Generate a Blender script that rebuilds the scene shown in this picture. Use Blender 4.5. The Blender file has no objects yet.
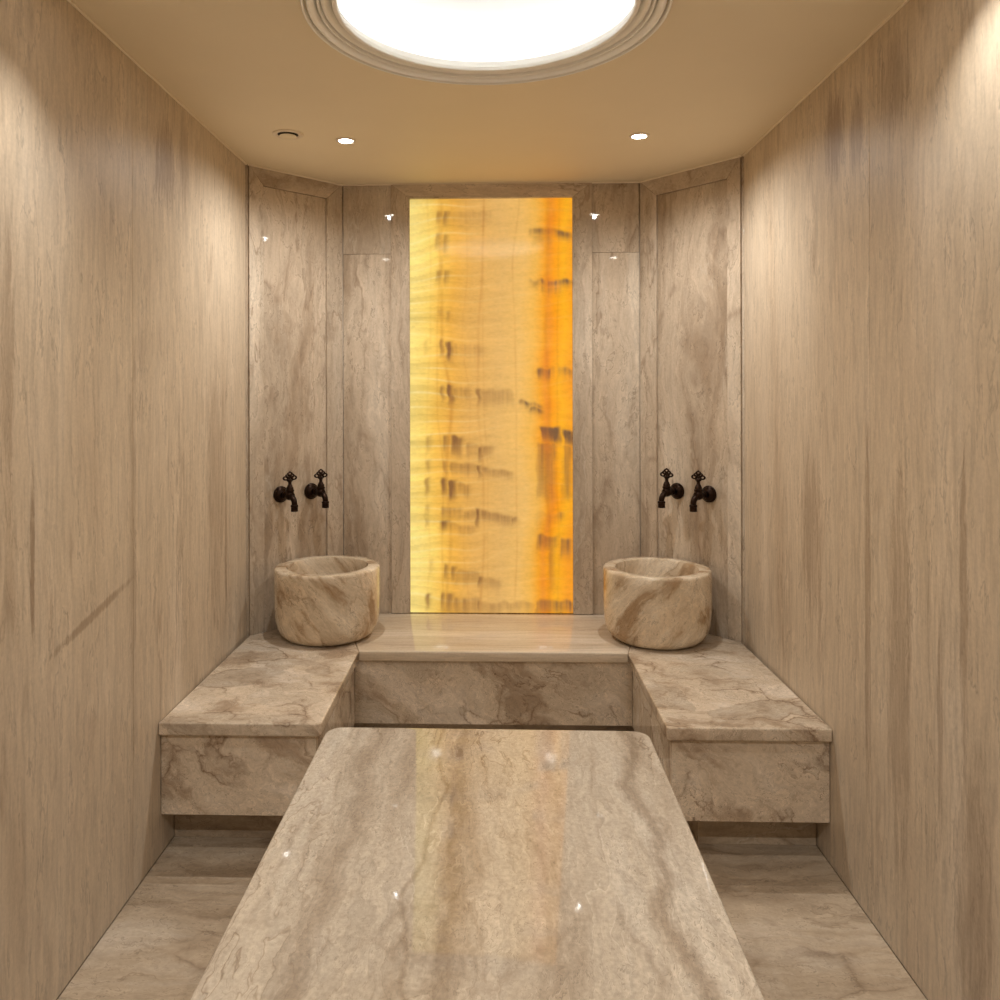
import bpy, bmesh, math, random
import numpy as np
from mathutils import Vector, Matrix

S = bpy.context.scene
C = S.collection
PI = math.pi

# ------------------------------------------------------------------ camera
CAM_H = 1.5255
FOCAL = 808.2
cam_d = bpy.data.cameras.new('camera')
cam_d.sensor_fit = 'HORIZONTAL'
cam_d.sensor_width = 36.0
cam_d.lens = FOCAL / 1000.0 * 36.0
cam_d.shift_x = (500 - 469.16) / 1000.0
cam_d.shift_y = -(500 - 392.74) / 1000.0
cam_d.clip_start = 0.02
cam = bpy.data.objects.new('camera', cam_d)
C.objects.link(cam)
cam.matrix_world = (Matrix.Translation((0, 0, CAM_H)) @ Matrix.Rotation(0.0288, 4, 'Z')
                    @ Matrix.Rotation(PI / 2, 4, 'X') @ Matrix.Rotation(-0.0022, 4, 'Z'))
S.camera = cam

# ------------------------------------------------------------------ world, exposure
w = bpy.data.worlds.new('world')
S.world = w
w.use_nodes = True
w.node_tree.nodes['Background'].inputs[0].default_value = (0.02, 0.018, 0.015, 1)
w.node_tree.nodes['Background'].inputs[1].default_value = 1.0
S.view_settings.view_transform = 'Standard'
S.view_settings.look = 'None'
S.view_settings.gamma = 1.0
S.view_settings.exposure = 0.20
S.view_settings.use_curve_mapping = False

LAMP_W = 70.0            # each ceiling spotlight
LAMP_COL = (1.0, 0.985, 0.95)
LENS_E = 30.0
STRIP_E = 7.0           # hidden strip round the dome
DOME_COL = (0.96, 1.0, 1.0)

# ------------------------------------------------------------------ measures (metres)
ZC = 2.55
XL, XR = -1.0995, 1.0873
YCL, YCR = 3.576, 3.522
YB = 3.952
XBL, XBR = -0.7338, 0.7172
YFRONT = -0.55
ZB = 0.445               # bench top
YF, YI = 2.620, 3.368
XIL, XIR = -0.562, 0.560
ZA = 0.134


# ------------------------------------------------------------------ mesh helpers
def box(bm, x0, x1, y0, y1, z0, z1):
    v = [bm.verts.new((x, y, z)) for z in (z0, z1) for x, y in ((x0, y0), (x1, y0), (x1, y1), (x0, y1))]
    for f in ((3, 2, 1, 0), (4, 5, 6, 7), (0, 1, 5, 4), (1, 2, 6, 5), (2, 3, 7, 6), (3, 0, 4, 7)):
        bm.faces.new([v[i] for i in f])
    return bm


def prism(bm, poly, z0, z1):
    n = len(poly)
    a = [bm.verts.new((p[0], p[1], z0)) for p in poly]
    b = [bm.verts.new((p[0], p[1], z1)) for p in poly]
    bm.faces.new(a[::-1])
    bm.faces.new(b)
    for i in range(n):
        j = (i + 1) % n
        bm.faces.new((a[i], a[j], b[j], b[i]))
    return bm


def prism_y(bm, poly, y0, y1):
    """poly of (x, z) pushed along y"""
    n = len(poly)
    a = [bm.verts.new((p[0], y0, p[1])) for p in poly]
    b = [bm.verts.new((p[0], y1, p[1])) for p in poly]
    bm.faces.new(a)
    bm.faces.new(b[::-1])
    for i in range(n):
        j = (i + 1) % n
        bm.faces.new((a[j], a[i], b[i], b[j]))
    return bm


def lathe(bm, prof, n=64, cx=0.0, cy=0.0, closed=False):
    rings = []
    for r, z in prof:
        if r < 1e-6:
            rings.append([bm.verts.new((cx, cy, z))])
        else:
            rings.append([bm.verts.new((cx + r * math.cos(2 * PI * i / n), cy + r * math.sin(2 * PI * i / n), z)) for i in range(n)])
    pairs = list(zip(rings[:-1], rings[1:]))
    if closed:
        pairs.append((rings[-1], rings[0]))
    for a, b in pairs:
        for i in range(n):
            j = (i + 1) % n
            if len(a) == 1 and len(b) == 1:
                continue
            if len(a) == 1:
                bm.faces.new((a[0], b[j], b[i]))
            elif len(b) == 1:
                bm.faces.new((a[i], a[j], b[0]))
            else:
                bm.faces.new((a[i], a[j], b[j], b[i]))
    return bm


def tube(bm, pts, rad, n=16, cap=True):
    """swept tube; rad a number or a list"""
    pts = [Vector(p) for p in pts]
    rings = []
    up = Vector((1, 0, 0))
    for k, p in enumerate(pts):
        d = (pts[min(k + 1, len(pts) - 1)] - pts[max(k - 1, 0)]).normalized()
        a = up - d * up.dot(d)
        if a.length < 1e-4:
            a = Vector((0, 1, 0)) - d * d.y
        a.normalize()
        b = d.cross(a)
        r = rad[k] if isinstance(rad, (list, tuple)) else rad
        rings.append([bm.verts.new(p + (a * math.cos(2 * PI * i / n) + b * math.sin(2 * PI * i / n)) * r) for i in range(n)])
    for a, b in zip(rings[:-1], rings[1:]):
        for i in range(n):
            j = (i + 1) % n
            bm.faces.new((a[i], a[j], b[j], b[i]))
    if cap:
        bm.faces.new(rings[0][::-1])
        bm.faces.new(rings[-1])
    return bm


def loop_ring(bm, c, ax, az, rx, rz, r, n=18, m=8):
    """closed ring of tube radius r; ax, az span its plane"""
    c, ax, az = Vector(c), Vector(ax).normalized(), Vector(az).normalized()
    nn = ax.cross(az)
    rings = []
    for i in range(n):
        t = 2 * PI * i / n
        o = ax * math.cos(t) * rx + az * math.sin(t) * rz
        e = (ax * math.cos(t) / rx + az * math.sin(t) / rz).normalized()
        rings.append([bm.verts.new(c + o + (e * math.cos(2 * PI * k / m) + nn * math.sin(2 * PI * k / m)) * r) for k in range(m)])
    for i in range(n):
        a, b = rings[i], rings[(i + 1) % n]
        for k in range(m):
            l = (k + 1) % m
            bm.faces.new((a[k], a[l], b[l], b[k]))
    return bm


def bevel(bm, w, seg=2, ang=0.5):
    bm.normal_update()
    e = [e for e in bm.edges if len(e.link_faces) == 2 and e.calc_face_angle(0) > ang]
    if e:
        bmesh.ops.bevel(bm, geom=e, offset=w, segments=seg, profile=0.6, affect='EDGES', clamp_overlap=True)
    return bm


def obj(name, bm, mat, parent=None, smooth=False, shift=True):
    bmesh.ops.recalc_face_normals(bm, faces=bm.faces[:])
    me = bpy.data.meshes.new(name)
    if parent is not None and shift:
        bmesh.ops.translate(bm, verts=bm.verts[:], vec=-parent.location)
    bm.to_mesh(me)
    bm.free()
    if smooth:
        for p in me.polygons:
            p.use_smooth = True
        if hasattr(me, 'set_sharp_from_angle'):
            me.set_sharp_from_angle(angle=math.radians(smooth if smooth > 1 else 40))
    if mat is not None:
        me.materials.append(mat)
    o = bpy.data.objects.new(name, me)
    C.objects.link(o)
    o.parent = parent
    return o


def tag(o, label, cat, group=None):
    o['label'] = label
    o['category'] = cat
    if group:
        o['group'] = group
    return o


def thing(name, loc, label, cat, group=None, rotz=0.0):
    o = bpy.data.objects.new(name, None)
    o.empty_display_size = 0.05
    C.objects.link(o)
    o.location = loc
    o.rotation_euler = (0, 0, rotz)
    return tag(o, label, cat, group)


def struct(name, bm, mat, label):
    o = obj(name, bm, mat)
    o['kind'] = 'structure'
    o['label'] = label
    return o


# ------------------------------------------------------------------ materials
def srgb(r, g, b):
    f = lambda c: (c / 255 / 12.92) if c / 255 <= 0.04045 else ((c / 255 + 0.055) / 1.055) ** 2.4
    return (f(r), f(g), f(b), 1.0)


class NT:
    def __init__(s, name):
        s.m = bpy.data.materials.new(name)
        s.m.use_nodes = True
        s.t = s.m.node_tree
        s.b = s.t.nodes['Principled BSDF']

    def n(s, t, **kw):
        nd = s.t.nodes.new(t)
        for k, v in kw.items():
            setattr(nd, k, v)
        return nd

    def put(s, sock, v):
        if isinstance(v, bpy.types.NodeSocket):
            s.t.links.new(v, sock)
        else:
            sock.default_value = v

    def math(s, op, a, b=0.0, clamp=False):
        nd = s.n('ShaderNodeMath', operation=op, use_clamp=clamp)
        s.put(nd.inputs[0], a)
        s.put(nd.inputs[1], b)
        return nd.outputs[0]

    def vmath(s, op, a, b=(0, 0, 0)):
        nd = s.n('ShaderNodeVectorMath', operation=op)
        s.put(nd.inputs[0], a)
        s.put(nd.inputs[1], b)
        return nd.outputs[0]

    def noise(s, v, scale, detail=4.0, rough=0.55, dist=0.0):
        nd = s.n('ShaderNodeTexNoise')
        s.put(nd.inputs['Vector'], v)
        nd.inputs['Scale'].default_value = scale
        nd.inputs['Detail'].default_value = detail
        nd.inputs['Roughness'].default_value = rough
        nd.inputs['Distortion'].default_value = dist
        return nd.outputs['Fac'], nd.outputs['Color']

    def ramp(s, fac, stops, interp='LINEAR'):
        nd = s.n('ShaderNodeValToRGB')
        nd.color_ramp.interpolation = interp
        el = nd.color_ramp.elements
        while len(el) < len(stops):
            el.new(0.5)
        for e, (p, c) in zip(el, stops):
            e.position = p
            e.color = c if len(c) == 4 else (*c, 1)
        s.put(nd.inputs[0], fac)
        return nd.outputs[0]

    def mix(s, fac, a, b, mode='MIX'):
        nd = s.n('ShaderNodeMix', data_type='RGBA', blend_type=mode)
        s.put(nd.inputs[0], fac)
        s.put(nd.inputs[6], a)
        s.put(nd.inputs[7], b)
        return nd.outputs[2]


def marble(name, dark, mid, light, vein, rot=(0, 0, 0), stretch=0.1, warp=0.2, wscale=1.2, crinkle=0.02, cscale=10.0,
           scale=4.0, tone=0.5, fibre=0.5, fleck=0.4, lines=0.5, lscale=2.5, levels=7.0, lwidth=0.10, cells=0.0, cellscale=4.0,
           crack=0.0, fine=0.3, fibscale=11.0, grain=0.06, rough=0.12, ior=1.5, marks=(), bands=(), pale=0.15):
    """polished beige marble; the streaks run along z after rot.
    marks: (y, z, half width, half height, strength) stains and painted-in reflections on a wall slab; bands: (x, half width, strength) along y"""
    N = NT(name)
    tc = N.n('ShaderNodeTexCoord')
    oi = N.n('ShaderNodeObjectInfo')
    mp = N.n('ShaderNodeMapping')
    mp.inputs['Rotation'].default_value = rot
    N.put(mp.inputs['Vector'], tc.outputs['Object'])
    off = N.vmath('MULTIPLY', oi.outputs['Random'], (37.3, 19.1, 11.7))
    p = N.vmath('ADD', mp.outputs[0], off)
    half = (0.5, 0.5, 0.5)
    _, wc = N.noise(N.vmath('MULTIPLY', p, (1, 1, max(stretch * 3, 0.3))), wscale, 3.0, 0.5)
    p1 = N.vmath('ADD', p, N.vmath('MULTIPLY', N.vmath('SUBTRACT', wc, half), (warp, warp, warp)))
    _, cc = N.noise(N.vmath('MULTIPLY', p, (1, 1, min(1, stretch * 4))), cscale, 4.0, 0.6)
    p2 = N.vmath('ADD', p1, N.vmath('MULTIPLY', N.vmath('SUBTRACT', cc, half), (crinkle, crinkle, crinkle)))
    S1 = (1, 1, stretch)
    q = N.vmath('MULTIPLY', p2, S1)
    # soft tones
    a, _ = N.noise(q, scale, 6.0, 0.58)
    wd = 0.24 / max(tone, 0.05) * 0.6
    col = N.ramp(a, [(max(0, 0.5 - wd), dark), (0.5, mid), (min(1, 0.5 + wd), light)], 'EASE')
    if cells:
        vo = N.n('ShaderNodeTexVoronoi')
        N.put(vo.inputs['Vector'], N.vmath('MULTIPLY', p2, (1, 1, min(1, stretch * 1.6))))
        vo.inputs['Scale'].default_value = cellscale
        cv = N.n('ShaderNodeSeparateColor')
        N.put(cv.inputs[0], vo.outputs['Color'])
        ct = N.ramp(cv.outputs[0], [(0.0, (1 - 0.42 * cells,) * 3), (0.45, (1, 1, 1)), (1.0, (1 + 0.14 * cells,) * 3)])
        col = N.mix(1.0, col, ct, 'MULTIPLY')
    # fibres
    b, _ = N.noise(N.vmath('MULTIPLY', p2, (1, 1, stretch * 0.7)), scale * fibscale, 5.0, 0.65)
    g = N.ramp(b, [(0.28, (1 - 0.30 * fibre,) * 3), (0.5, (1, 1, 1)), (0.72, (1 + 0.16 * fibre,) * 3)])
    col = N.mix(1.0, col, g, 'MULTIPLY')
    # short brown flecks along the streaks
    f, _ = N.noise(N.vmath('MULTIPLY', p2, (1, 1, stretch * 2.0)), scale * 4.5, 4.0, 0.55)
    f0, _ = N.noise(p, 1.9, 2.0, 0.5)
    fm = N.math('MULTIPLY', N.ramp(f, [(0.57, (0, 0, 0)), (0.75, (1, 1, 1))]), N.ramp(f0, [(0.4, (0.15,) * 3), (0.65, (1, 1, 1))]))
    col = N.mix(N.math('MULTIPLY', fm, fleck), col, vein)
    # drawn-out contour lines
    c, _ = N.noise(N.vmath('MULTIPLY', p2, (1, 1, stretch * 1.3)), lscale, 5.0, 0.55)
    fr = N.math('FRACT', N.math('MULTIPLY', c, levels))
    ds = N.math('ABSOLUTE', N.math('SUBTRACT', fr, 0.5))
    lm = N.ramp(ds, [(0.0, (1, 1, 1)), (lwidth * 0.35, (0.6,) * 3), (lwidth, (0, 0, 0))])
    m0, _ = N.noise(N.vmath('MULTIPLY', p1, (1, 1, max(stretch * 3, 0.3))), 3.2, 3.0, 0.55)
    lk = N.ramp(m0, [(0.44, (0, 0, 0)), (0.66, (1, 1, 1))])
    col = N.mix(N.math('MULTIPLY', N.math('MULTIPLY', lm, lk), lines), col, vein)
    # one-sided shading towards each line, as between growth bands
    sd = N.ramp(fr, [(0.0, (1 - 0.10 * lines,) * 3), (0.5, (1 + 0.05 * lines,) * 3), (0.52, (1 - 0.14 * lines,) * 3), (1.0, (1, 1, 1))])
    col = N.mix(1.0, col, sd, 'MULTIPLY')
    if fine:
        c2, _ = N.noise(N.vmath('ADD', N.vmath('MULTIPLY', p2, (1, 1, min(1, stretch * 2.0))), (3.3, 8.1, 1.7)), lscale * 3.2, 5.0, 0.6)
        f2 = N.math('FRACT', N.math('MULTIPLY', c2, levels))
        s2 = N.ramp(f2, [(0.0, (1 - 0.06 * fine,) * 3), (0.42, (1 + 0.10 * fine,) * 3), (0.50, (1 - 0.42 * fine,) * 3), (0.58, (1 + 0.16 * fine,) * 3), (1.0, (1, 1, 1))])
        k2, _ = N.noise(p1, 5.5, 3.0, 0.6)
        k2 = N.ramp(k2, [(0.35, (0.25,) * 3), (0.6, (1, 1, 1))])
        col = N.mix(k2, col, N.mix(1.0, col, s2, 'MULTIPLY'))
    if pale:
        pf = N.math('FRACT', N.math('ADD', N.math('MULTIPLY', c, levels * 0.7), 0.27))
        pd = N.math('ABSOLUTE', N.math('SUBTRACT', pf, 0.5))
        pm = N.ramp(pd, [(0.0, (1, 1, 1)), (lwidth * 0.6, (0, 0, 0))])
        pk = N.ramp(m0, [(0.36, (1, 1, 1)), (0.5, (0, 0, 0))])
        col = N.mix(N.math('MULTIPLY', N.math('MULTIPLY', pm, pk), pale), col, (0.80, 0.72, 0.60, 1))
    if crack:
        ve = N.n('ShaderNodeTexVoronoi', feature='DISTANCE_TO_EDGE')
        N.put(ve.inputs['Vector'], N.vmath('MULTIPLY', p2, (1, 1, min(1, stretch * 1.6))))
        ve.inputs['Scale'].default_value = cellscale
        em = N.ramp(ve.outputs['Distance'], [(0.0, (1, 1, 1)), (0.018, (0.35,) * 3), (0.05, (0, 0, 0))])
        m1, _ = N.noise(p1, 4.5, 3.0, 0.6)
        ek = N.ramp(m1, [(0.47, (0, 0, 0)), (0.6, (1, 1, 1))])
        col = N.mix(N.math('MULTIPLY', N.math('MULTIPLY', em, ek), crack), col, vein)
    sx = N.n('ShaderNodeSeparateXYZ')
    N.put(sx.inputs[0], tc.outputs['Object'])
    for (my, mz, hw, hh, st, *sl) in marks:
        u = N.math('DIVIDE', N.math('SUBTRACT', sx.outputs[1], my), hw)
        zz = sx.outputs[2]
        if sl:
            zz = N.math('SUBTRACT', zz, N.math('MULTIPLY', N.math('SUBTRACT', sx.outputs[1], my), sl[0]))
        v = N.math('DIVIDE', N.math('SUBTRACT', zz, mz), hh)
        r2 = N.math('ADD', N.math('MULTIPLY', u, u), N.math('MULTIPLY', v, v))
        r2 = N.math('ADD', r2, N.math('MULTIPLY', N.math('SUBTRACT', b, 0.5), 2.2))
        mm = N.ramp(r2, [(0.25, (1, 1, 1)), (1.0, (0, 0, 0))])
        col = N.mix(N.math('MULTIPLY', mm, st), col, vein)
    for (bx, hw, st) in bands:
        n1 = N.n('ShaderNodeTexNoise', noise_dimensions='1D')
        N.put(n1.inputs['W'], N.math('ADD', sx.outputs[1], bx * 31))
        n1.inputs['Scale'].default_value = 2.6
        n1.inputs['Detail'].default_value = 5.0
        xx = N.math('ADD', sx.outputs[0], N.math('MULTIPLY', N.math('SUBTRACT', n1.outputs['Fac'], 0.5), 0.14))
        u = N.math('ABSOLUTE', N.math('DIVIDE', N.math('SUBTRACT', xx, bx), hw))
        u = N.math('ADD', u, N.math('MULTIPLY', N.math('SUBTRACT', b, 0.5), 1.2))
        mm = N.ramp(u, [(0.1, (1, 1, 1)), (1.0, (0, 0, 0))])
        col = N.mix(N.math('MULTIPLY', mm, st), col, vein)
    gr, _ = N.noise(p, 95.0, 3.0, 0.7)
    gm = N.ramp(gr, [(0.3, (1 - grain,) * 3), (0.7, (1 + grain,) * 3)])
    col = N.mix(1.0, col, gm, 'MULTIPLY')
    N.put(N.b.inputs['Base Color'], col)
    N.b.inputs['Roughness'].default_value = rough
    N.b.inputs['IOR'].default_value = ior
    return N.m


def plain(name, col, rough=0.5, metal=0.0, emis=None, es=0.0, mottled=0.0, mscale=20.0):
    N = NT(name)
    if mottled:
        tc = N.n('ShaderNodeTexCoord')
        f, _ = N.noise(tc.outputs['Object'], mscale, 4.0)
        c = N.ramp(f, [(0.3, tuple(x * (1 - mottled) for x in col[:3])), (0.7, tuple(min(1, x * (1 + mottled)) for x in col[:3]))])
        N.put(N.b.inputs['Base Color'], c)
    else:
        N.b.inputs['Base Color'].default_value = col
    N.b.inputs['Roughness'].default_value = rough
    N.b.inputs['Metallic'].default_value = metal
    if emis:
        N.b.inputs['Emission Color'].default_value = (*emis[:3], 1)
        N.b.inputs['Emission Strength'].default_value = es
    return N.m


D, MI, L, V = srgb(171, 149, 124), srgb(201, 184, 161), srgb(218, 204, 185), srgb(124, 98, 74)
M = {}
WALL = dict(stretch=0.10, warp=0.10, wscale=1.8, crinkle=0.035, cscale=16, scale=4.2, tone=0.42, fibre=0.7, fibscale=17.0, fleck=0.42,
            lines=0.38, lscale=2.6, levels=6, lwidth=0.06, fine=0.6, grain=0.06, rough=0.46, pale=0.15)
M['wall'] = marble('polished marble with upright streaks', D, MI, L, V, **WALL)
M['wall_a'] = marble('polished marble with upright streaks and a slanting stain', D, MI, L, V, **WALL, marks=(
    (2.69, 2.30, .10, .17, .5), (2.86, 2.36, .05, .20, .35), (3.17, 1.15, .10, .5, .28), (1.90, 1.15, .012, .22, .6),  # tall marks by the far corner paint in reflections of the onyx end wall
    (1.80, 1.6, .03, .35, .3), (2.20, 0.915, .25, .017, .5, .2),
    (2.44, 1.0, .03, .8, .3), (3.30, 0.9, .02, .35, .45)))
M['wall_b'] = marble('polished marble with upright streaks and brown stains', D, MI, L, V, **WALL, marks=(
    (2.60, 2.33, .09, .17, .62), (2.44, 2.30, .06, .14, .5), (2.22, 2.36, .10, .15, .4), (2.80, 1.05, .10, .32, .4),
    (2.38, 0.9, .02, .7, .45), (2.2, 0.8, .08, .6, .3), (1.90, 1.05, .02, .45, .4), (2.0, 0.7, .015, .3, .35), (1.86, 0.35, .09, .4, .35)))
PAN = dict(stretch=0.14, warp=0.28, wscale=2.2, crinkle=0.05, cscale=11, scale=4.5, tone=0.7, fibre=0.55, fleck=0.45, lines=0.55,
           lscale=2.8, levels=8, lwidth=0.06, cells=0.25, cellscale=3.0, crack=0.4, fine=0.8, fibscale=15.0, rough=0.035, pale=0.25)
M['panel'] = marble('polished marble of the end wall', srgb(156, 136, 114), srgb(194, 177, 156), srgb(211, 197, 178), srgb(112, 86, 64), **PAN)
M['panel_rail'] = marble('polished marble of the frame rails', srgb(156, 136, 114), srgb(194, 177, 156), srgb(211, 197, 178), srgb(112, 86, 64), rot=(0, PI / 2, 0), **PAN)
M['bench'] = marble('polished marble with broken veins', srgb(170, 149, 126), srgb(206, 189, 167), srgb(222, 208, 190), srgb(118, 92, 68), rot=(0.3, 1.0, 0.6),
                    stretch=0.34, warp=0.22, wscale=3.0, crinkle=0.08, cscale=13, scale=6.5, tone=0.9, fibre=0.5, fleck=0.4, lines=0.75, lscale=4.4, levels=9, lwidth=0.06,
                    cells=0.5, cellscale=6.0, crack=0.8, fine=1.1, fibscale=14.0, rough=0.06, pale=0.4)
M['bench_long'] = marble('polished marble with lengthwise streaks', D, MI, L, V, rot=(0, PI / 2, 0), stretch=0.08, warp=0.1, wscale=2.0, crinkle=0.03, scale=7, tone=0.6,
                         fibre=0.5, fleck=0.3, lines=0.4, lscale=4.0, levels=6, lwidth=0.06, rough=0.05, pale=0.1)
M['table'] = marble('polished marble of the massage table', srgb(160, 143, 123), srgb(187, 173, 154), srgb(204, 193, 177), srgb(116, 94, 72), rot=(PI / 2, 0, 0),
                    stretch=0.16, warp=0.12, wscale=3.0, crinkle=0.07, cscale=9, scale=6.0, tone=0.6, fibre=0.45, fleck=0.25, lines=0.75, lscale=4.5, levels=14, lwidth=0.07,
                    cells=0.15, cellscale=4.0, crack=0.3, rough=0.03, ior=1.75, pale=0.2, grain=0.14, fine=0.9, fibscale=15.0,
                    bands=((0.33, .030, .55), (0.385, .02, .2), (-0.30, .045, .42), (-0.08, .03, .42), (-0.13, .008, .4), (0.14, .02, .15)))
M['floor'] = marble('polished marble floor', srgb(148, 129, 107), srgb(184, 166, 143), srgb(202, 187, 168), srgb(110, 88, 68), rot=(0, PI / 2, 0), stretch=0.22, warp=0.2, wscale=2.4,
                    crinkle=0.06, scale=5.0, tone=0.7, fibre=0.4, fleck=0.35, lines=0.5, lscale=3.4, levels=8, lwidth=0.06, cells=0.25, crack=0.5, fine=0.8, rough=0.12, pale=0.25)
M['basin'] = marble('carved marble with slanting bands', srgb(168, 140, 108), srgb(214, 196, 170), srgb(230, 216, 194), srgb(128, 98, 68), rot=(0.2, 0.75, 0.3), stretch=0.16, warp=0.12, wscale=5.0,
                    crinkle=0.045, cscale=13, scale=9.0, tone=1.0, fibre=0.4, fleck=0.35, lines=0.75, lscale=6.0, levels=6, lwidth=0.07, cells=0.3, cellscale=6, crack=0.6, fine=1.0, rough=0.08, pale=0.35)
M['ceiling'] = plain('tan satin ceiling', srgb(238, 225, 198), 0.6, mottled=0.015, mscale=3)
M['bead'] = plain('cream bead', srgb(232, 218, 196), 0.4, mottled=0.03)
M['plaster'] = plain('cream plaster moulding', srgb(250, 248, 242), 0.4, mottled=0.02)
M['dome'] = plain('white dome', (0.9, 0.9, 0.89, 1), 0.6, mottled=0.01)
M['strip'] = plain('light strip', (1, 1, 1, 1), 0.5, emis=DOME_COL, es=STRIP_E)
M['lens'] = plain('spot lens', (1, 1, 1, 1), 0.2, emis=(1.0, 0.95, 0.86), es=LENS_E)
M['chrome'] = plain('satin white metal', srgb(226, 216, 200), 0.3, 0.0, mottled=0.03)
M['bronze'] = plain('oil rubbed bronze', srgb(42, 28, 20), 0.34, 0.85, mottled=0.35, mscale=60)
M['dark'] = plain('dark opening', srgb(40, 30, 22), 0.7, mottled=0.1)


# ------------------------------------------------------------------ the room
def panel_box(bm_poly_fn):
    bm = bmesh.new()
    bm_poly_fn(bm)
    return bm


# the floor
fl = struct('floor', box(bmesh.new(), XL - .1, XR + .1, YFRONT - .1, YB + .1, -0.12, -0.02), M['floor'], 'beige marble floor laid in large polished slabs')
xs = [XL, -0.015, XR]
ys = [YFRONT, 0.125, 0.725, 1.325, 1.925, 2.525, 3.125, YB]
for i in range(2):
    for j in range(len(ys) - 1):
        bm = box(bmesh.new(), xs[i] + .0008, xs[i + 1] - .0008, ys[j] + .0008, ys[j + 1] - .0008, -0.02, 0.0)
        obj('tile', bevel(bm, 0.0008, 1), M['floor'], fl)

# ceiling with the round opening
DX, DY, DR, DRI = -0.0156, 2.163, 0.488, 0.393
bm = bmesh.new()
outer = [(XL - .1, YFRONT - .1), (XR + .1, YFRONT - .1), (XR + .1, YB + .1), (XL - .1, YB + .1)]
n = 96
ring = [(DX + 0.470 * math.cos(2 * PI * i / n), DY + 0.470 * math.sin(2 * PI * i / n)) for i in range(n)]
for loop in (outer, ring):
    vs = [bm.verts.new((x, y, ZC)) for x, y in loop]
    for i in range(len(vs)):
        bm.edges.new((vs[i], vs[(i + 1) % len(vs)]))
bmesh.ops.triangle_fill(bm, edges=bm.edges[:], use_beauty=True)
bmesh.ops.solidify(bm, geom=bm.faces[:], thickness=-0.04)
for v in bm.verts:
    if abs(v.co.z - ZC) > 1e-5:
        v.co.z = ZC + 0.04
struct('ceiling', bm, M['ceiling'], 'tan satin ceiling with a large round opening')


def wall_side(name, x, sgn, joints, label, mat):
    """sgn +1: the room lies towards +x"""
    x0, x1 = sorted((x - sgn * 0.10, x - sgn * 0.02))
    o = struct(name, box(bmesh.new(), x0, x1, YFRONT - .1, YB + .1, 0.0, ZC), M['wall'], label)
    for a, b in zip(joints[:-1], joints[1:]):
        p0, p1 = sorted((x - sgn * 0.02, x))
        bm = box(bmesh.new(), p0, p1, a + .0006, b - .0006, 0.001, ZC - .001)
        obj('slab', bevel(bm, 0.0012, 1), M[mat], o)
    return o


wall_side('wall_left', XL, 1, [YFRONT, 0.25, 1.32, 2.441, YCL], 'wall of tall marble slabs with upright wood-like streaks, vent side', 'wall_a')
wall_side('wall_right', XR, -1, [YFRONT, 0.25, 1.25, 2.362, YCR], 'wall of tall marble slabs with upright wood-like streaks, opposite the vent side', 'wall_b')
o = struct('wall_front', box(bmesh.new(), XL, XR, YFRONT - .10, YFRONT - .02, 0, ZC), M['wall'], 'marble wall facing the glowing onyx panel')
for a, b in ((XL, -0.3), (-0.3, 0.5), (0.5, XR)):
    obj('slab', bevel(box(bmesh.new(), a + .001, b - .001, YFRONT - .02, YFRONT, 0.001, ZC - .001), .0012, 1), M['wall'], o)


def angled_wall(name, xw, yw, xb, yb, cuts, rail_z, label):
    """45 degree corner wall from the side wall (xw, yw) to the end wall (xb, yb), framed panel in it"""
    A, B = Vector((xw, yw, 0)), Vector((xb, yb, 0))
    d = (B - A).normalized()
    nrm = Vector((-d.y, d.x, 0))          # into the room
    if nrm.y > 0:
        nrm = -nrm
    Ln = (B - A).length

    def quad(s0, s1, o0, o1, z0, z1, bv=0.0015, mitre=None):
        bm = bmesh.new()
        p = [A + d * s0 + nrm * o0, A + d * s1 + nrm * o0, A + d * s1 + nrm * o1, A + d * s0 + nrm * o1]
        prism(bm, [(q.x, q.y) for q in p], z0, z1)
        if mitre:                           # pull the top corner down to a 45 degree cut
            for v in bm.verts:
                s = (v.co - A).dot(d)
                if v.co.z > z1 - 1e-4 and abs(s - mitre[0]) < 1e-4:
                    v.co.z -= mitre[1]
        bmesh.ops.recalc_face_normals(bm, faces=bm.faces[:])
        return bevel(bm, bv, 2) if bv else bm

    back = struct(name, quad(-0.03, Ln + 0.03, -0.10, -0.026, 0, ZC, 0), M['panel'], label)
    t = [abs((c - xw) / (xb - xw)) * Ln for c in cuts]      # stile | panel | stile
    obj('wall_panel', quad(t[1] + .0005, t[2] - .0005, -0.026, -0.011, 0.0, rail_z), M['panel'], back)
    obj('joint_strip', quad(0.0, t[0], -0.026, -0.009, 0.0, ZC - .002, 0), M['panel'], back)
    h = ZC - rail_z
    obj('frame_stile', quad(t[0], t[1], -0.026, 0, 0.0, ZC - .001, mitre=(t[1], h)), M['panel'], back)
    obj('frame_stile', quad(t[2], t[3], -0.026, 0, 0.0, ZC - .001, mitre=(t[2], h)), M['panel'], back)
    bm = quad(t[0], t[3], -0.026, 0, rail_z + .0006, ZC - .001, 0)
    for v in bm.verts:                      # mitred ends
        if v.co.z < rail_z + .01:
            s = (v.co - A).dot(d)
            v.co += d * ((t[1] - t[0]) if s < Ln / 2 else -(t[3] - t[2]))
    obj('frame_rail', bevel(bm, 0.0015, 2), M['panel_rail'], back)
    return A, d, nrm, Ln


WA_L = angled_wall('wall_back_left', XL, YCL, XBL, YB, (-1.087, -1.036, -0.798, -0.7345), 2.467, 'slanting corner wall of framed marble beside the vent')
WA_R = angled_wall('wall_back_right', XR, YCR, XBR, YB, (1.0755, 1.0325, 0.781, 0.7180), 2.465, 'slanting corner wall of framed marble away from the vent')

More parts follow.
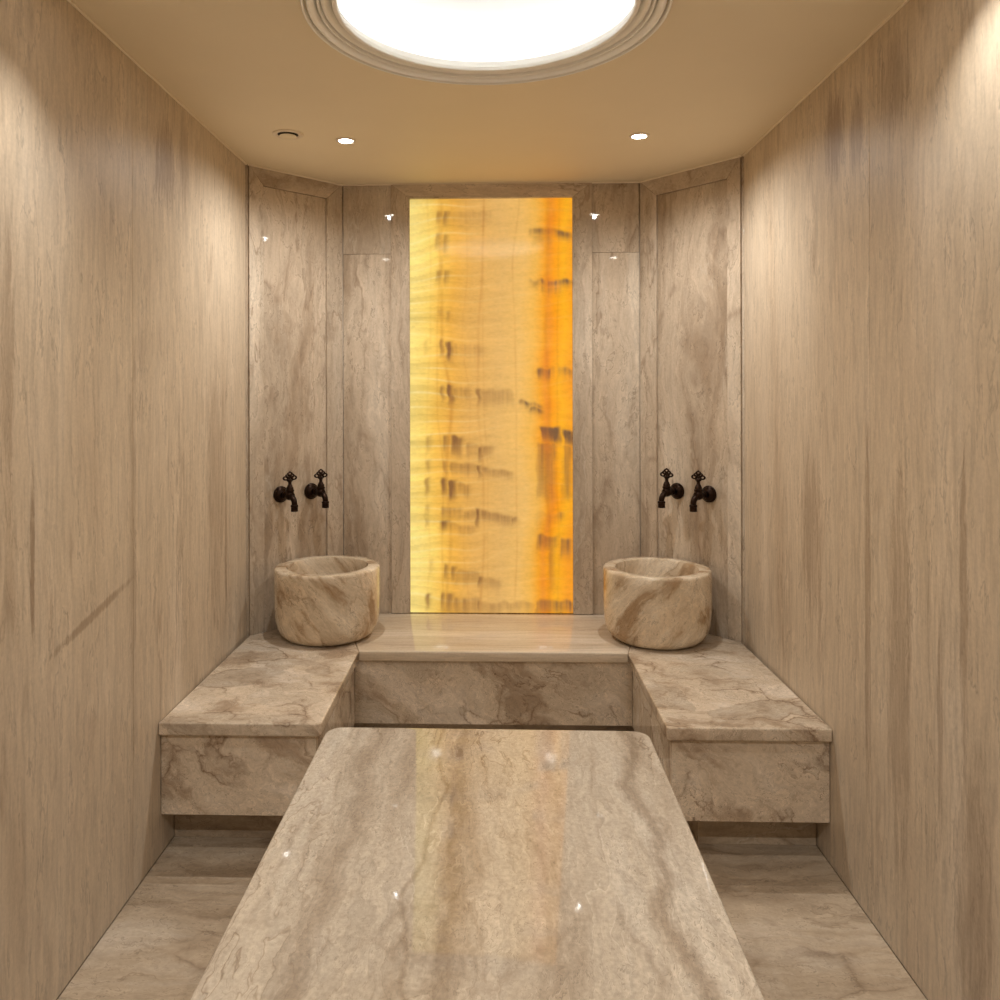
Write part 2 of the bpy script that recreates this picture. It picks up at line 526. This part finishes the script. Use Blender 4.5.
bk = struct('wall_back', box(bmesh.new(), XBL - .05, XBR + .05, YB + .03, YB + .10, 0, ZC), M['panel'], 'polished marble end wall around the glowing panel')
for a, b in ((XBL, -0.4955), (0.4868, XBR)):
    for z0, z1 in ((0.0, 2.208), (2.208, ZC)):  # level joint added where the dome's reflection has its edge
        obj('slab', bevel(box(bmesh.new(), a + .0006, b - .0006, YB + 0.006, YB + .03, z0 + .0006, z1 - .0006), .0012, 1), M['panel'], bk)

# cream bead between walls and ceiling
def bead(name, pts, label):
    bm = bmesh.new()
    for a, b in zip(pts[:-1], pts[1:]):
        tube(bm, [(*a, ZC - .003), (*b, ZC - .003)], 0.0045, 8)
    o = struct(name, bm, M['bead'], label)


bead('trim_1', [(XL + .002, YFRONT), (XL + .002, YCL)], 'thin cream bead along the ceiling edge, vent side')
bead('trim_2', [(XR - .002, YFRONT), (XR - .002, YCR)], 'thin cream bead along the ceiling edge, opposite the vent side')
bead('trim_3', [(XL + .008, YCL + .002), (XBL + .001, YB - .002), (XBR - .001, YB - .002), (XR - .008, YCR + .002)], 'thin cream bead along the ceiling at the end wall')

# ------------------------------------------------------------------ glowing onyx panel in its frame
OXL, OXR, OZB, OZT = -0.404, 0.391, ZB + 0.001, 2.477
op = thing('onyx_panel', ((OXL + OXR) / 2, YB, ZB), 'tall backlit yellow onyx panel in a marble frame', 'light panel')


def onyx_mesh():
    nx, nz = 200, 480
    rng = np.random.RandomState(5)

    def smooth_noise(u, v, fu, fv, seed):
        r = np.random.RandomState(seed)
        g = r.rand(fv + 3, fu + 3)
        x, y = u * fu, v * fv
        i, j = x.astype(int), y.astype(int)
        a, b = x - i, y - j
        a, b = a * a * (3 - 2 * a), b * b * (3 - 2 * b)
        return (g[j, i] * (1 - a) + g[j, i + 1] * a) * (1 - b) + (g[j + 1, i] * (1 - a) + g[j + 1, i + 1] * a) * b

    U, Vv = np.meshgrid(np.linspace(0, 1, nx + 1), np.linspace(0, 1, nz + 1))   # v runs downwards
    px, py = 410 + 162 * U, 198 + 415 * Vv
    wob = (smooth_noise(U, Vv, 2, 7, 1) - .5) * 13 + (smooth_noise(U, Vv, 3, 26, 2) - .5) * 4
    X = px + wob
    Y = py + (smooth_noise(U, Vv, 5, 12, 3) - .5) * 8
    stops = [(410, (255, 226, 132)), (428, (255, 214, 108)), (440, (250, 194, 84)), (452, (240, 178, 76)), (470, (232, 176, 92)),
             (500, (230, 180, 104)), (520, (240, 188, 104)), (532, (244, 184, 84)), (541, (248, 168, 46)), (546, (244, 156, 48)),
             (551, (255, 164, 30)), (560, (255, 178, 36)), (572, (250, 160, 40))]
    lin = lambda c: np.array(srgb(*c)[:3])
    xs_ = [s[0] for s in stops]
    cs = np.array([lin(s[1]) for s in stops])
    col = np.stack([np.interp(X, xs_, cs[:, k]) for k in range(3)], -1)
    # rippled growth bands: pale ridges running across
    ph = Y + 0.05 * (X - 410) + (smooth_noise(U, Vv, 3, 7, 8) - .5) * 9
    rip = smooth_noise(U * .4, (ph - 180) / 480, 2, 44, 9)
    fine = smooth_noise(U, Vv, 6, 150, 11)
    wl = np.clip((530 - px) / 120, 0.15, 1)
    col *= (1 + (rip - .5)[..., None] * 0.34 * wl[..., None]) * (1 + (fine - .5)[..., None] * 0.05)
    # thin pale ridges where one growth band laps the next
    lap = (ph / 13.0 + smooth_noise(U, Vv, 3, 16, 13) * 0.7) % 1.0
    ridge = np.exp(-((lap - .5) / .07) ** 2) * smooth_noise(U, Vv, 6, 22, 14) * np.clip((505 - px) / 90, 0.12, 1)
    col = col * (1 - .55 * ridge[..., None]) + lin((255, 238, 168)) * .55 * ridge[..., None]
    col *= 1 - 0.13 * np.clip(1 - lap * 2, 0, 1)[..., None] * wl[..., None]
    # upright hair veins
    def hair(xc, amp, wdt, dep, seed):
        xx = xc + (smooth_noise(U * 0, Vv, 2, 6, seed) - .5) * amp
        m = np.exp(-((px - xx) / wdt) ** 2) * (0.35 + 0.65 * smooth_noise(U * 0, Vv, 2, 30, seed + 50))
        return m * dep
    dark = np.zeros_like(U)
    for a in ((447, 12, 2.0, .34, 21), (441, 8, 1.2, .2, 22), (466, 8, 1.0, .12, 23), (480, 9, 1.4, .24, 24), (516, 9, 1.1, .2, 25), (486, 10, 1.0, .14, 26), (428, 6, 1.2, .1, 27), (547, 5, 2.2, .3, 28), (558, 4, 1.2, .18, 29)):
        dark += hair(*a)
    # tan and smoky patches with their crisp lower or upper ends
    def patch(x0, x1, y0, y1, s, slope=0.0, comb=0.0):
        px = Xs
        yy = py - slope * (px - x0) + (smooth_noise(U, Vv, 26, 10, 40) - .5) * 4
        f = 1 / (1 + np.exp(-(yy - y0) / 0.7)) * 1 / (1 + np.exp((yy - y1) / 1.8))
        g = 1 / (1 + np.exp(-(px - x0) / 0.6)) * 1 / (1 + np.exp((px - x1) / 1.3))
        c = (1 - comb * smooth_noise(U, Vv, 70, 5, 41)) * (0.72 + 0.4 * smooth_noise(U, Vv, 110, 4, 42)) * (1 - 0.35 * np.clip((yy - y0) / (y1 - y0), 0, 1))
        return s * f * g * c
    smoke = np.zeros_like(U)
    Xs = 410 + 162 * U + (smooth_noise(U, Vv, 3, 60, 43) - .5) * 3.0
    P = [(436, 441, 210, 222, .5, 0, .3), (443, 449, 210, 224, .6, 0, .3), (449, 492, 211, 224, .16, 0, .3),
         (436, 440, 232, 248, .5, 0, .3), (444, 448, 232, 252, .6, 0, .3), (436, 440, 269, 281, .6, 0, .3), (444, 448, 268, 282, .6, 0, .3),
         (438, 441, 309, 318, .35, 0, .3), (446, 449, 309, 320, .4, 0, .3), (440, 443, 340, 357, .6, 0, .2), (446, 452, 340, 359, .8, 0, .2), (452, 485, 342, 356, .22, .1, .5),
         (425, 428, 340, 356, .3, -.6, 0), (441, 444, 385, 400, .6, 0, .2), (448, 453, 384, 404, .85, 0, .2), (453, 472, 386, 399, .28, .05, .5), (464, 468, 388, 399, .4, 0, .2), (477, 481, 388, 403, .6, 0, .2), (481, 513, 389, 404, .32, .06, .3),
         (426, 430, 436, 452, .4, -.5, 0), (443, 447, 436, 453, .6, 0, .2), (451, 462, 436, 456, .7, 0, .4), (466, 479, 444, 457, .35, 0, .4), (478, 482, 446, 461, .7, 0, .2), (482, 492, 447, 457, .45, 0, .3),
         (426, 430, 460, 472, .4, -.4, 0), (443, 446, 462, 474, .55, 0, .2), (450, 478, 463, 475, .42, .05, .4), (477, 481, 465, 478, .7, 0, .1), (481, 513, 467, 475, .38, .16, .2),
         (425, 429, 478, 496, .5, -.6, 0), (441, 446, 479, 496, .75, -.1, .2), (448, 456, 480, 500, .8, 0, .3), (456, 470, 483, 496, .4, .1, .4),
         (424, 428, 506, 520, .3, -.4, 0), (440, 462, 508, 518, .42, 0, .5), (462, 478, 511, 520, .35, 0, .4), (475, 479, 509, 528, .7, 0, .1), (479, 514, 510, 520, .42, .17, .2), (512, 517, 518, 524, .8, 0, .1),
         (424, 427, 520, 530, .4, -.5, 0), (439, 449, 521, 531, .62, 0, .4), (449, 475, 523, 532, .35, .12, .3),
         (428, 431, 560, 574, .3, -.4, 0), (443, 446, 565, 580, .7, 0, .1), (450, 454, 566, 580, .7, 0, .1), (454, 478, 571, 584, .35, .06, .4), (477, 481, 577, 588, .65, 0, .1), (481, 500, 578, 588, .3, .1, .3),
         (425, 429, 594, 610, .6, -.3, 0), (440, 443, 594, 612, .6, -.1, 0), (445, 452, 594, 613, .6, -.1, .2), (452, 478, 597, 613, .42, .08, .5), (476, 479, 602, 613, .6, -.1, 0), (479, 532, 602, 613, .28, 0, .3),
         (529, 572, 229, 236, .75, .05, .75), (531, 552, 236, 246, .3, 0, .8), (530, 572, 279, 285, .7, .03, .75), (541, 563, 285, 294, .3, 0, .8), (537, 552, 368, 378, .7, 0, .7), (557, 571, 369, 377, .6, 0, .6),
         (518, 542, 399, 404, .7, .25, .6), (529, 543, 406, 411, .8, .2, .3), (541, 560, 426, 441, .95, .05, .35), (563, 574, 429, 444, .95, 0, .3), (536, 553, 443, 498, .52, 0, .5), (550, 554, 441, 500, .5, 0, .3), (562, 572, 444, 500, .5, 0, .7),
         (535, 552, 512, 530, .14, 0, .6), (549, 563, 513, 522, .45, 0, .8), (536, 556, 535, 549, .6, 0, .5), (549, 554, 535, 590, .35, 0, .3), (560, 572, 539, 556, .55, 0, .8), (535, 574, 600, 613, .62, 0, .55)]
    for q in P:
        smoke = np.maximum(smoke, patch(*q))
    smoke = np.clip(smoke * (1.45 + 0.5 * smooth_noise(U, Vv, 60, 20, 60)), 0, 0.94)
    dark = np.clip(dark, 0, .6)
    sm_c = np.where((px > 525)[..., None], np.array(srgb(112, 84, 62)[:3]), np.array(srgb(136, 92, 54)[:3]))
    vn_c = np.array(srgb(176, 96, 22)[:3])
    col = col * (1 - dark[..., None]) + vn_c * dark[..., None]
    col = col * (1 - smoke[..., None]) + sm_c * smoke[..., None]
    # orange blotches down the right-hand seam
    ob = np.exp(-((X - 546) / 6) ** 2) * smooth_noise(U, Vv, 9, 40, 70) * .35
    col = col * (1 - ob[..., None]) + np.array(srgb(236, 118, 14)[:3]) * ob[..., None]
    # crystalline mottling
    mot = smooth_noise(U, Vv, 70, 180, 80)
    col *= (1 + (mot - .5)[..., None] * 0.05)
    col = np.clip(col, 0, 1)
    vx = OXL + U * (OXR - OXL)
    vz = OZT + Vv * (OZB - OZT)
    co = np.stack([vx, np.full_like(vx, YB + 0.014), vz], -1).reshape(-1, 3)
    n0 = co.shape[0]
    faces = []
    W = nx + 1
    for j in range(nz):
        for i in range(nx):
            a = j * W + i
            faces.append((a, a + W, a + W + 1, a + 1))
    # sides and back give it thickness
    extra = np.array([(OXL, YB + .034, OZT), (OXR, YB + .034, OZT), (OXR, YB + .034, OZB), (OXL, YB + .034, OZB)])
    co = np.vstack([co, extra])
    c = [0, nx, nz * W + nx, nz * W]
    faces.append((n0, n0 + 1, n0 + 2, n0 + 3))
    top = list(range(0, nx + 1))
    faces.append(tuple(top + [n0 + 1, n0]))
    bot = [nz * W + i for i in range(nx, -1, -1)]
    faces.append(tuple(bot + [n0 + 3, n0 + 2]))
    lef = [j * W for j in range(nz, -1, -1)]
    faces.append(tuple(lef + [n0, n0 + 3]))
    rig = [j * W + nx for j in range(nz + 1)]
    faces.append(tuple(rig + [n0 + 2, n0 + 1]))
    loc = np.array(op.location)
    me = bpy.data.meshes.new('onyx_slab')
    me.from_pydata((co - loc).tolist(), [], faces)
    at = me.color_attributes.new('mineral', 'FLOAT_COLOR', 'POINT')
    buf = np.ones((co.shape[0], 4), np.float32)
    buf[:n0, :3] = col.reshape(-1, 3)
    buf[n0:, :3] = lin((240, 180, 80))
    at.data.foreach_set('color', buf.ravel())
    me.update()
    return me


N = NT('backlit onyx')
at = N.n('ShaderNodeAttribute', attribute_name='mineral')
tc = N.n('ShaderNodeTexCoord')
f1, _ = N.noise(N.vmath('MULTIPLY', tc.outputs['Object'], (1, 1, 2.5)), 28, 6, 0.65)
g1 = N.ramp(f1, [(0.3, (0.93, 0.92, 0.88)), (0.5, (1, 1, 1)), (0.75, (1.06, 1.05, 1.05))])
oc = N.mix(1.0, at.outputs['Color'], g1, 'MULTIPLY')
N.put(N.b.inputs['Base Color'], N.mix(1.0, oc, (0.12, 0.12, 0.12, 1), 'MULTIPLY'))
N.put(N.b.inputs['Emission Color'], oc)
N.b.inputs['Emission Strength'].default_value = 0.78
N.b.inputs['Roughness'].default_value = 0.08
M['onyx'] = N.m
me = onyx_mesh()
me.materials.append(M['onyx'])
o = bpy.data.objects.new('onyx_slab', me)
C.objects.link(o)
o.parent = op
o['label'] = 'glowing yellow and orange onyx slab'
SW = 0.092
yf0, yf1 = YB - 0.006, YB + 0.03
obj('frame_stile', bevel(prism_y(bmesh.new(), [(OXL - SW, ZB + .001), (OXL, ZB + .001), (OXL, OZT), (OXL - SW, ZC - .001)], yf0, yf1), .0015, 2), M['panel'], op)
obj('frame_stile', bevel(prism_y(bmesh.new(), [(OXR, ZB + .001), (OXR + SW + .003, ZB + .001), (OXR + SW + .003, ZC - .001), (OXR, OZT)], yf0, yf1), .0015, 2), M['panel'], op)
obj('frame_rail', bevel(prism_y(bmesh.new(), [(OXL + .0006, OZT), (OXR - .0006, OZT), (OXR + SW + .0024, ZC - .001), (OXL - SW + .0006, ZC - .001)], yf0, yf1), .0015, 2), M['panel_rail'], op)

# ------------------------------------------------------------------ U-shaped bench
bn = thing('marble_bench', (0, (YF + YB) / 2, 0), 'low U-shaped marble bench running round the end of the room', 'bench')
ZS = ZB - 0.042


def round_poly(poly, radii, n=6):
    out = []
    k = len(poly)
    for i, (p, r) in enumerate(zip(poly, radii)):
        if r == 0:
            out.append(p)
            continue
        P0, P1, P2 = Vector(poly[i - 1]), Vector(p), Vector(poly[(i + 1) % k])
        a, b = (P0 - P1).normalized(), (P2 - P1).normalized()
        half = a.angle(b) / 2
        tdist = r / math.tan(half)
        s, e = P1 + a * tdist, P1 + b * tdist
        cen = P1 + (a + b).normalized() * (r / math.sin(half))
        a0 = math.atan2(s.y - cen.y, s.x - cen.x)
        a1 = math.atan2(e.y - cen.y, e.x - cen.x)
        da = (a1 - a0 + PI) % (2 * PI) - PI
        for j in range(n + 1):
            t = a0 + da * j / n
            out.append((cen.x + r * math.cos(t), cen.y + r * math.sin(t)))
    return out


def seat(poly, radii, mat):
    bm = prism(bmesh.new(), round_poly(poly, radii), ZS, ZB)
    bmesh.ops.recalc_face_normals(bm, faces=bm.faces[:])
    return obj('seat_slab', bevel(bm, 0.006, 3), mat, bn, smooth=50)


g = .0008
seat([(XL + g, YF), (XIL, YF), (XIL, YI), (XBL + .001, YB - .004), (XL + g + .012, YCL)], [0, .022, 0, 0, 0], M['bench'])
seat([(XIR, YF), (XR - g, YF), (XR - g - .012, YCR), (XBR - .001, YB - .004), (XIR, YI)], [.012, 0, 0, 0, 0], M['bench'])
seat([(XIL + g, YI), (XIR - g, YI), (XBR - .003, YB - .004), (XBL + .003, YB - .004)], [0, 0, 0, 0], M['bench_long'])
AP, AT = 0.020, 0.025     # overhang, panel thickness
za, zt = ZA, ZS - .001
bv = lambda bm: bevel(bm, .0015, 1)
obj('apron', bv(box(bmesh.new(), XL + .002, XIL - AP, YF + AP, YF + AP + AT, za, zt)), M['bench'], bn)
obj('apron', bv(box(bmesh.new(), XIR + AP, XR - .002, YF + AP, YF + AP + AT, za, zt)), M['bench'], bn)
obj('apron', bv(box(bmesh.new(), XIL - AP - AT, XIL - AP, YF + AP + AT + .001, YI + AP, za, zt)), M['bench'], bn)
obj('apron', bv(box(bmesh.new(), XIR + AP, XIR + AP + AT, YF + AP + AT + .001, YI + AP, za, zt)), M['bench'], bn)
obj('apron', bv(box(bmesh.new(), XIL - AP, XIR + AP, YI + AP, YI + AP + AT, za, zt)), M['bench'], bn)
PS = 0.13
obj('plinth', bv(prism(bmesh.new(), [(XL + .002, YF + PS), (XIL - PS, YF + PS), (XIL - PS, YB - .03), (XBL - .02, YB - .03), (XL + .03, YCL + .01), (XL + .002, YCL - .03)], 0, za + .1)), M['floor'], bn)
obj('plinth', bv(prism(bmesh.new(), [(XIR + PS, YF + PS), (XR - .002, YF + PS), (XR - .002, YCR - .03), (XR - .03, YCR + .01), (XBR + .02, YB - .03), (XIR + PS, YB - .03)], 0, za + .1)), M['floor'], bn)
obj('plinth', bv(box(bmesh.new(), XIL - PS + .001, XIR + PS - .001, YI + PS, YB - .03, 0, za + .1)), M['floor'], bn)

# ------------------------------------------------------------------ massage table
TX0, TX1, TY1, TZ, TR = -0.4486, 0.4146, 2.1867, 0.6165, -0.0084
TLEN = 1.88
tb = thing('massage_table', (0, TY1, 0), 'long polished marble massage table in the middle of the room', 'table', rotz=TR)
bm = prism(bmesh.new(), round_poly([(TX0, -TLEN), (TX1, -TLEN), (TX1, 0), (TX0, 0)], [.045] * 4, 8), TZ - .05, TZ)
obj('tabletop', bevel(bm, .005, 3), M['table'], tb, smooth=50, shift=False)
bm = prism(bmesh.new(), round_poly([(TX0 + .10, -TLEN + .10), (TX1 - .10, -TLEN + .10), (TX1 - .10, -.10), (TX0 + .10, -.10)], [.02] * 4, 4), 0.08, TZ - .0505)
obj('pedestal', bevel(bm, .002, 1), M['bench'], tb, shift=False)
bm = prism(bmesh.new(), round_poly([(TX0 + .14, -TLEN + .14), (TX1 - .14, -TLEN + .14), (TX1 - .14, -.14), (TX0 + .14, -.14)], [.02] * 4, 4), 0.0, 0.08)
obj('base', bm, M['floor'], tb, shift=False)

# ------------------------------------------------------------------ basins
R, H = 0.2335, 0.3114
prof = [(0, 0), (.165, 0), (.178, .003), (.196, .013), (.211, .030), (.222, .054), (.2295, .090), (.2325, .14), (.2337, .2), (.2335, .27),
        (.2328, .300), (.2305, .3075), (.226, .3110), (.205, .3114), (.185, .3114), (.1800, .3100), (.1775, .3050), (.176, .27), (.172, .21), (.160, .145),
        (.135, .105), (.09, .086), (.03, .080), (0, .0795)]
basins = []
for x, y, rz, lab in ((-0.7378, 3.5911, 0.4, 'round carved marble basin on the bench at the vent side of the room'),
                      (0.7205, 3.5770, 2.6, 'round carved marble basin with a bold slanting brown band, on the side without a vent')):
    t = thing('stone_basin', (x, y, ZB + .0005), lab, 'basin', 'marble basins on the bench', rotz=rz)
    obj('bowl', lathe(bmesh.new(), prof, 96), M['basin'], t, smooth=45, shift=False)
    bm = lathe(bmesh.new(), [(0, .0835), (.018, .0835), (.024, .0822), (.026, .0800), (0, .0800)], 24)
    d = obj('drain', bm, M['bronze'], t, smooth=40, shift=False)
    basins.append(t)

# ------------------------------------------------------------------ taps
def make_tap(label):
    """local frame: wall at y = 0, the tap reaches towards -y, up is z; origin on the wall at the flange centre"""
    t = thing('wall_tap', (0, 0, 0), label, 'tap', 'dark bronze wall taps above the basins')
    def flat(bm):                      # lathe built along z, laid so that z becomes -y
        bmesh.ops.rotate(bm, verts=bm.verts[:], cent=(0, 0, 0), matrix=Matrix.Rotation(PI / 2, 3, 'X'))
        return bm
    obj('flange', flat(lathe(bmesh.new(), [(0, 0), (.040, 0), (.0415, .004), (.040, .009), (.034, .012), (.033, .016), (.028, .021), (.020, .024), (.018, .026), (0, .026)], 40)), M['bronze'], t, smooth=40, shift=False)
    body = flat(lathe(bmesh.new(), [(0, .020), (.0155, .020), (.0155, .044), (.018, .047), (.018, .053), (.0155, .056), (.017, .066), (.021, .076), (.0225, .088), (.021, .100), (.015, .108), (0, .110)], 32))
    obj('body', body, M['bronze'], t, smooth=40, shift=False)
    pts, rad = [], []
    for k in range(9):
        a = PI / 2 * k / 8
        pts.append((0, -(.098 + .030 * math.sin(a)), -.006 - .030 * (1 - math.cos(a))))
        rad.append(.0150 - .0015 * k / 8)
    pts.append((0, -.128, -.046)); rad.append(.0135)
    obj('spout', tube(bmesh.new(), pts, rad, 20), M['bronze'], t, smooth=50, shift=False)
    bm = lathe(bmesh.new(), [(0, -.040), (.0165, -.040), (.0185, -.043), (.0185, -.049), (.0165, -.051), (.0168, -.066), (.0178, -.070), (.0165, -.0725), (.011, -.0725), (.011, -.066), (0, -.066)], 28, 0, -.128)
    obj('nozzle', bm, M['bronze'], t, smooth=40, shift=False)
    bm = lathe(bmesh.new(), [(0, .010), (.0185, .010), (.0185, .020), (.0205, .022), (.0205, .029), (.0175, .031), (.0165, .042), (.0135, .045), (.0125, .050), (.0088, .054), (.0078, .064), (.0095, .068), (.0085, .074), (0, .076)], 28, 0, -.088)
    obj('stem', bm, M['bronze'], t, smooth=40, shift=False)
    hd = bmesh.new()
    c = Vector((0, -.088, .088))
    X, Z, Y = Vector((1, 0, 0)), Vector((0, 0, 1)), Vector((0, 1, 0))
    for sx in (-1, 1):
        ax = (X * sx + Z * .35).normalized()
        loop_ring(hd, c + X * sx * .0185 + Z * .002, X, Z, .0105, .0098, .0044)
        loop_ring(hd, c + X * sx * .0100 + Z * .014, X, Z, .0085, .0085, .0042)
        loop_ring(hd, c + X * sx * .0062 - Z * .006, X, Z, .0062, .0105, .0036)
    loop_ring(hd, c + Z * .0245, X, Z, .0095, .0088, .0044)
    loop_ring(hd, c + Z * .010, X, Z, .0050, .0080, .0034)
    lathe(hd, [(0, .070), (.0085, .070), (.0100, .076), (.0080, .082), (0, .084)], 16, 0, -.088)
    lathe(hd, [(0, .1195), (.0042, .121), (.0050, .1245), (.0030, .128), (0, .129)], 12, 0, -.088)
    for v in hd.verts:
        v.co.x *= 1.22
        v.co.z = .072 + (v.co.z - .072) * .86
    obj('handle', hd, M['bronze'], t, smooth=60, shift=False)
    return t


def copy_tree(o, parent=None):
    c = o.copy()
    C.objects.link(c)
    c.parent = parent
    for ch in list(o.children):
        copy_tree(ch, c)
    return c


proto = None
for (A, d, nrm, Ln), x, z, lab in ((WA_L, -0.974, 1.058, 'dark bronze tap on the vent-side corner wall, farther from the glowing panel'),
                                   (WA_L, -0.858, 1.058, 'dark bronze tap on the vent-side corner wall, nearer the glowing panel'),
                                   (WA_R, 0.855, 1.065, 'dark bronze tap on the corner wall without a vent, nearer the glowing panel'),
                                   (WA_R, 0.967, 1.067, 'dark bronze tap on the corner wall without a vent, farther from the glowing panel')):
    t = make_tap(lab) if proto is None else copy_tree(proto)
    proto = proto or t
    t['label'] = lab
    s = (x - A.x) / d.x
    p = A + d * s - nrm * 0.011
    t.location = (p.x, p.y, z)
    # local -y must point along nrm
    t.rotation_euler = (0, 0, math.atan2(nrm.x, -nrm.y))
    t.scale = (0.94, 0.94, 0.93)

# ------------------------------------------------------------------ dome light
dm = thing('dome_light', (DX, DY, ZC), 'large round lit dome recess with stepped cream moulding in the ceiling', 'ceiling light')
P = lambda pr: [(r, ZC + z) for r, z in pr]
obj('outer_bead', lathe(bmesh.new(), P([(.470, .002), (.4785, .002), (.479, 0), (DR - .0005, 0), (DR, -.011), (DR - .002, -.0165), (DR - .005, -.018), (DR - .0075, -.0165), (DR - .009, -.010), (.4790, .0015), (.4735, .0030), (.470, .0030)]), 128, DX, DY, closed=True), M['plaster'], dm, smooth=30)
obj('middle_band', lathe(bmesh.new(), P([(.4740, .0035), (.4735, -.0100), (.4715, -.0145), (.4675, -.0160), (.4620, -.0140), (.4560, -.0090), (.4530, -.0030), (.4520, .0120), (.4470, .0130), (.4465, -.0060), (.4450, -.0090), (.4410, -.0090), (.4395, -.0060), (.4390, .0060), (.4390, .0150), (.470, .0150), (.470, .0035)]), 128, DX, DY, closed=True), M['plaster'], dm, smooth=30)
obj('inner_band', lathe(bmesh.new(), P([(.4388, .0080), (.4355, .0080), (.4350, -.0020), (.4300, -.0030), (.4240, -.0010), (.4190, .0040), (.4150, .0110), (.4135, .0200), (.4075, .0210), (.4070, -.0035), (.4045, -.0060), (.3965, -.0060), (.394, -.004), (.393, 0), (.393, .006), (.399, .0075), (.4045, .027), (.470, .027), (.470, .0155), (.4388, .0155)]), 128, DX, DY, closed=True), M['plaster'], dm, smooth=30)
Z0 = .0275
pr = [(.466, Z0), (.466, Z0 + .02)]
for k in range(1, 17):
    a = PI / 2 * k / 16
    pr.append((.466 * math.cos(a), Z0 + .02 + .17 * math.sin(a)))
pr[-1] = (0, Z0 + .19)
outer_p = [(0, Z0 + .20)] + [(.476 * math.cos(PI / 2 * k / 16), Z0 + .02 + .18 * math.sin(PI / 2 * k / 16)) for k in range(15, -1, -1)] + [(.476, Z0)]
obj('dome_shell', lathe(bmesh.new(), P(pr + outer_p), 128, DX, DY, closed=True), M['dome'], dm, smooth=60)
obj('light_strip', lathe(bmesh.new(), P([(.444, Z0), (.460, Z0), (.460, Z0 + .008), (.444, Z0 + .008)]), 96, DX, DY, closed=True), M['strip'], dm)

# ------------------------------------------------------------------ ceiling spotlights
spots = [(-0.592, 3.262, 'small bright ceiling spotlight beside the round vent'),
         (0.588, 3.245, 'small bright ceiling spotlight near the corner without a vent'),
         (-0.815, 1.751, 'ceiling spotlight close to the wall beside the dome, vent side'),
         (0.919, 1.751, 'ceiling spotlight close to the wall beside the dome, opposite the vent side'),
         (-0.60, 0.25, 'ceiling spotlight near the entrance end, vent side'),
         (0.60, 0.25, 'ceiling spotlight near the entrance end, opposite the vent side')]
for x, y, lab in spots:
    t = thing('ceiling_spotlight', (x, y, ZC), lab, 'spotlight', 'recessed ceiling spotlights')
    obj('trim_ring', lathe(bmesh.new(), [(.028, 0), (.041, 0), (.0405, -.003), (.036, -.005), (.030, -.0045), (.028, -.002)], 40, closed=True), M['chrome'], t, smooth=40, shift=False)
    obj('lens', lathe(bmesh.new(), [(0, -.0005), (.0278, -.0005), (.0278, -.0022), (.02, -.0034), (0, -.004)], 32), M['lens'], t, smooth=40, shift=False)
    ld = bpy.data.lights.new('spot_lamp', 'SPOT')
    ld.energy = LAMP_W * (0.26 if x > 0.9 else 0.36 if abs(x) > 0.8 else 0.70 if y < 1 else 0.55)     # the pairs are dimmed one by one
    ld.color = LAMP_COL
    ld.spot_size = math.radians(104 if abs(x) > 0.8 else 162)
    ld.spot_blend = 1.0
    ld.shadow_soft_size = 0.010
    lo = bpy.data.objects.new('spot_lamp', ld)
    C.objects.link(lo)
    lo.parent = t
    lo.location = (0, 0, -0.0145)

# ------------------------------------------------------------------ round ceiling vent
vt = thing('ceiling_vent', (-0.806, 3.174, ZC), 'small round cream air vent in the ceiling beside a spotlight', 'vent')
obj('rim', lathe(bmesh.new(), [(.040, 0), (.060, 0), (.0595, -.004), (.054, -.007), (.046, -.006), (.041, -.003)], 48, closed=True), M['bead'], vt, smooth=40, shift=False)
obj('opening', lathe(bmesh.new(), [(0, -.0008), (.0405, -.0008), (.0405, -.002), (0, -.002)], 40), M['dark'], vt, shift=False)
obj('valve_disc', lathe(bmesh.new(), [(0, -.0025), (.010, -.0025), (.012, -.008), (.033, -.008), (.034, -.010), (.026, -.0145), (.012, -.017), (0, -.0175)], 40), M['ceiling'], vt, smooth=40, shift=False)
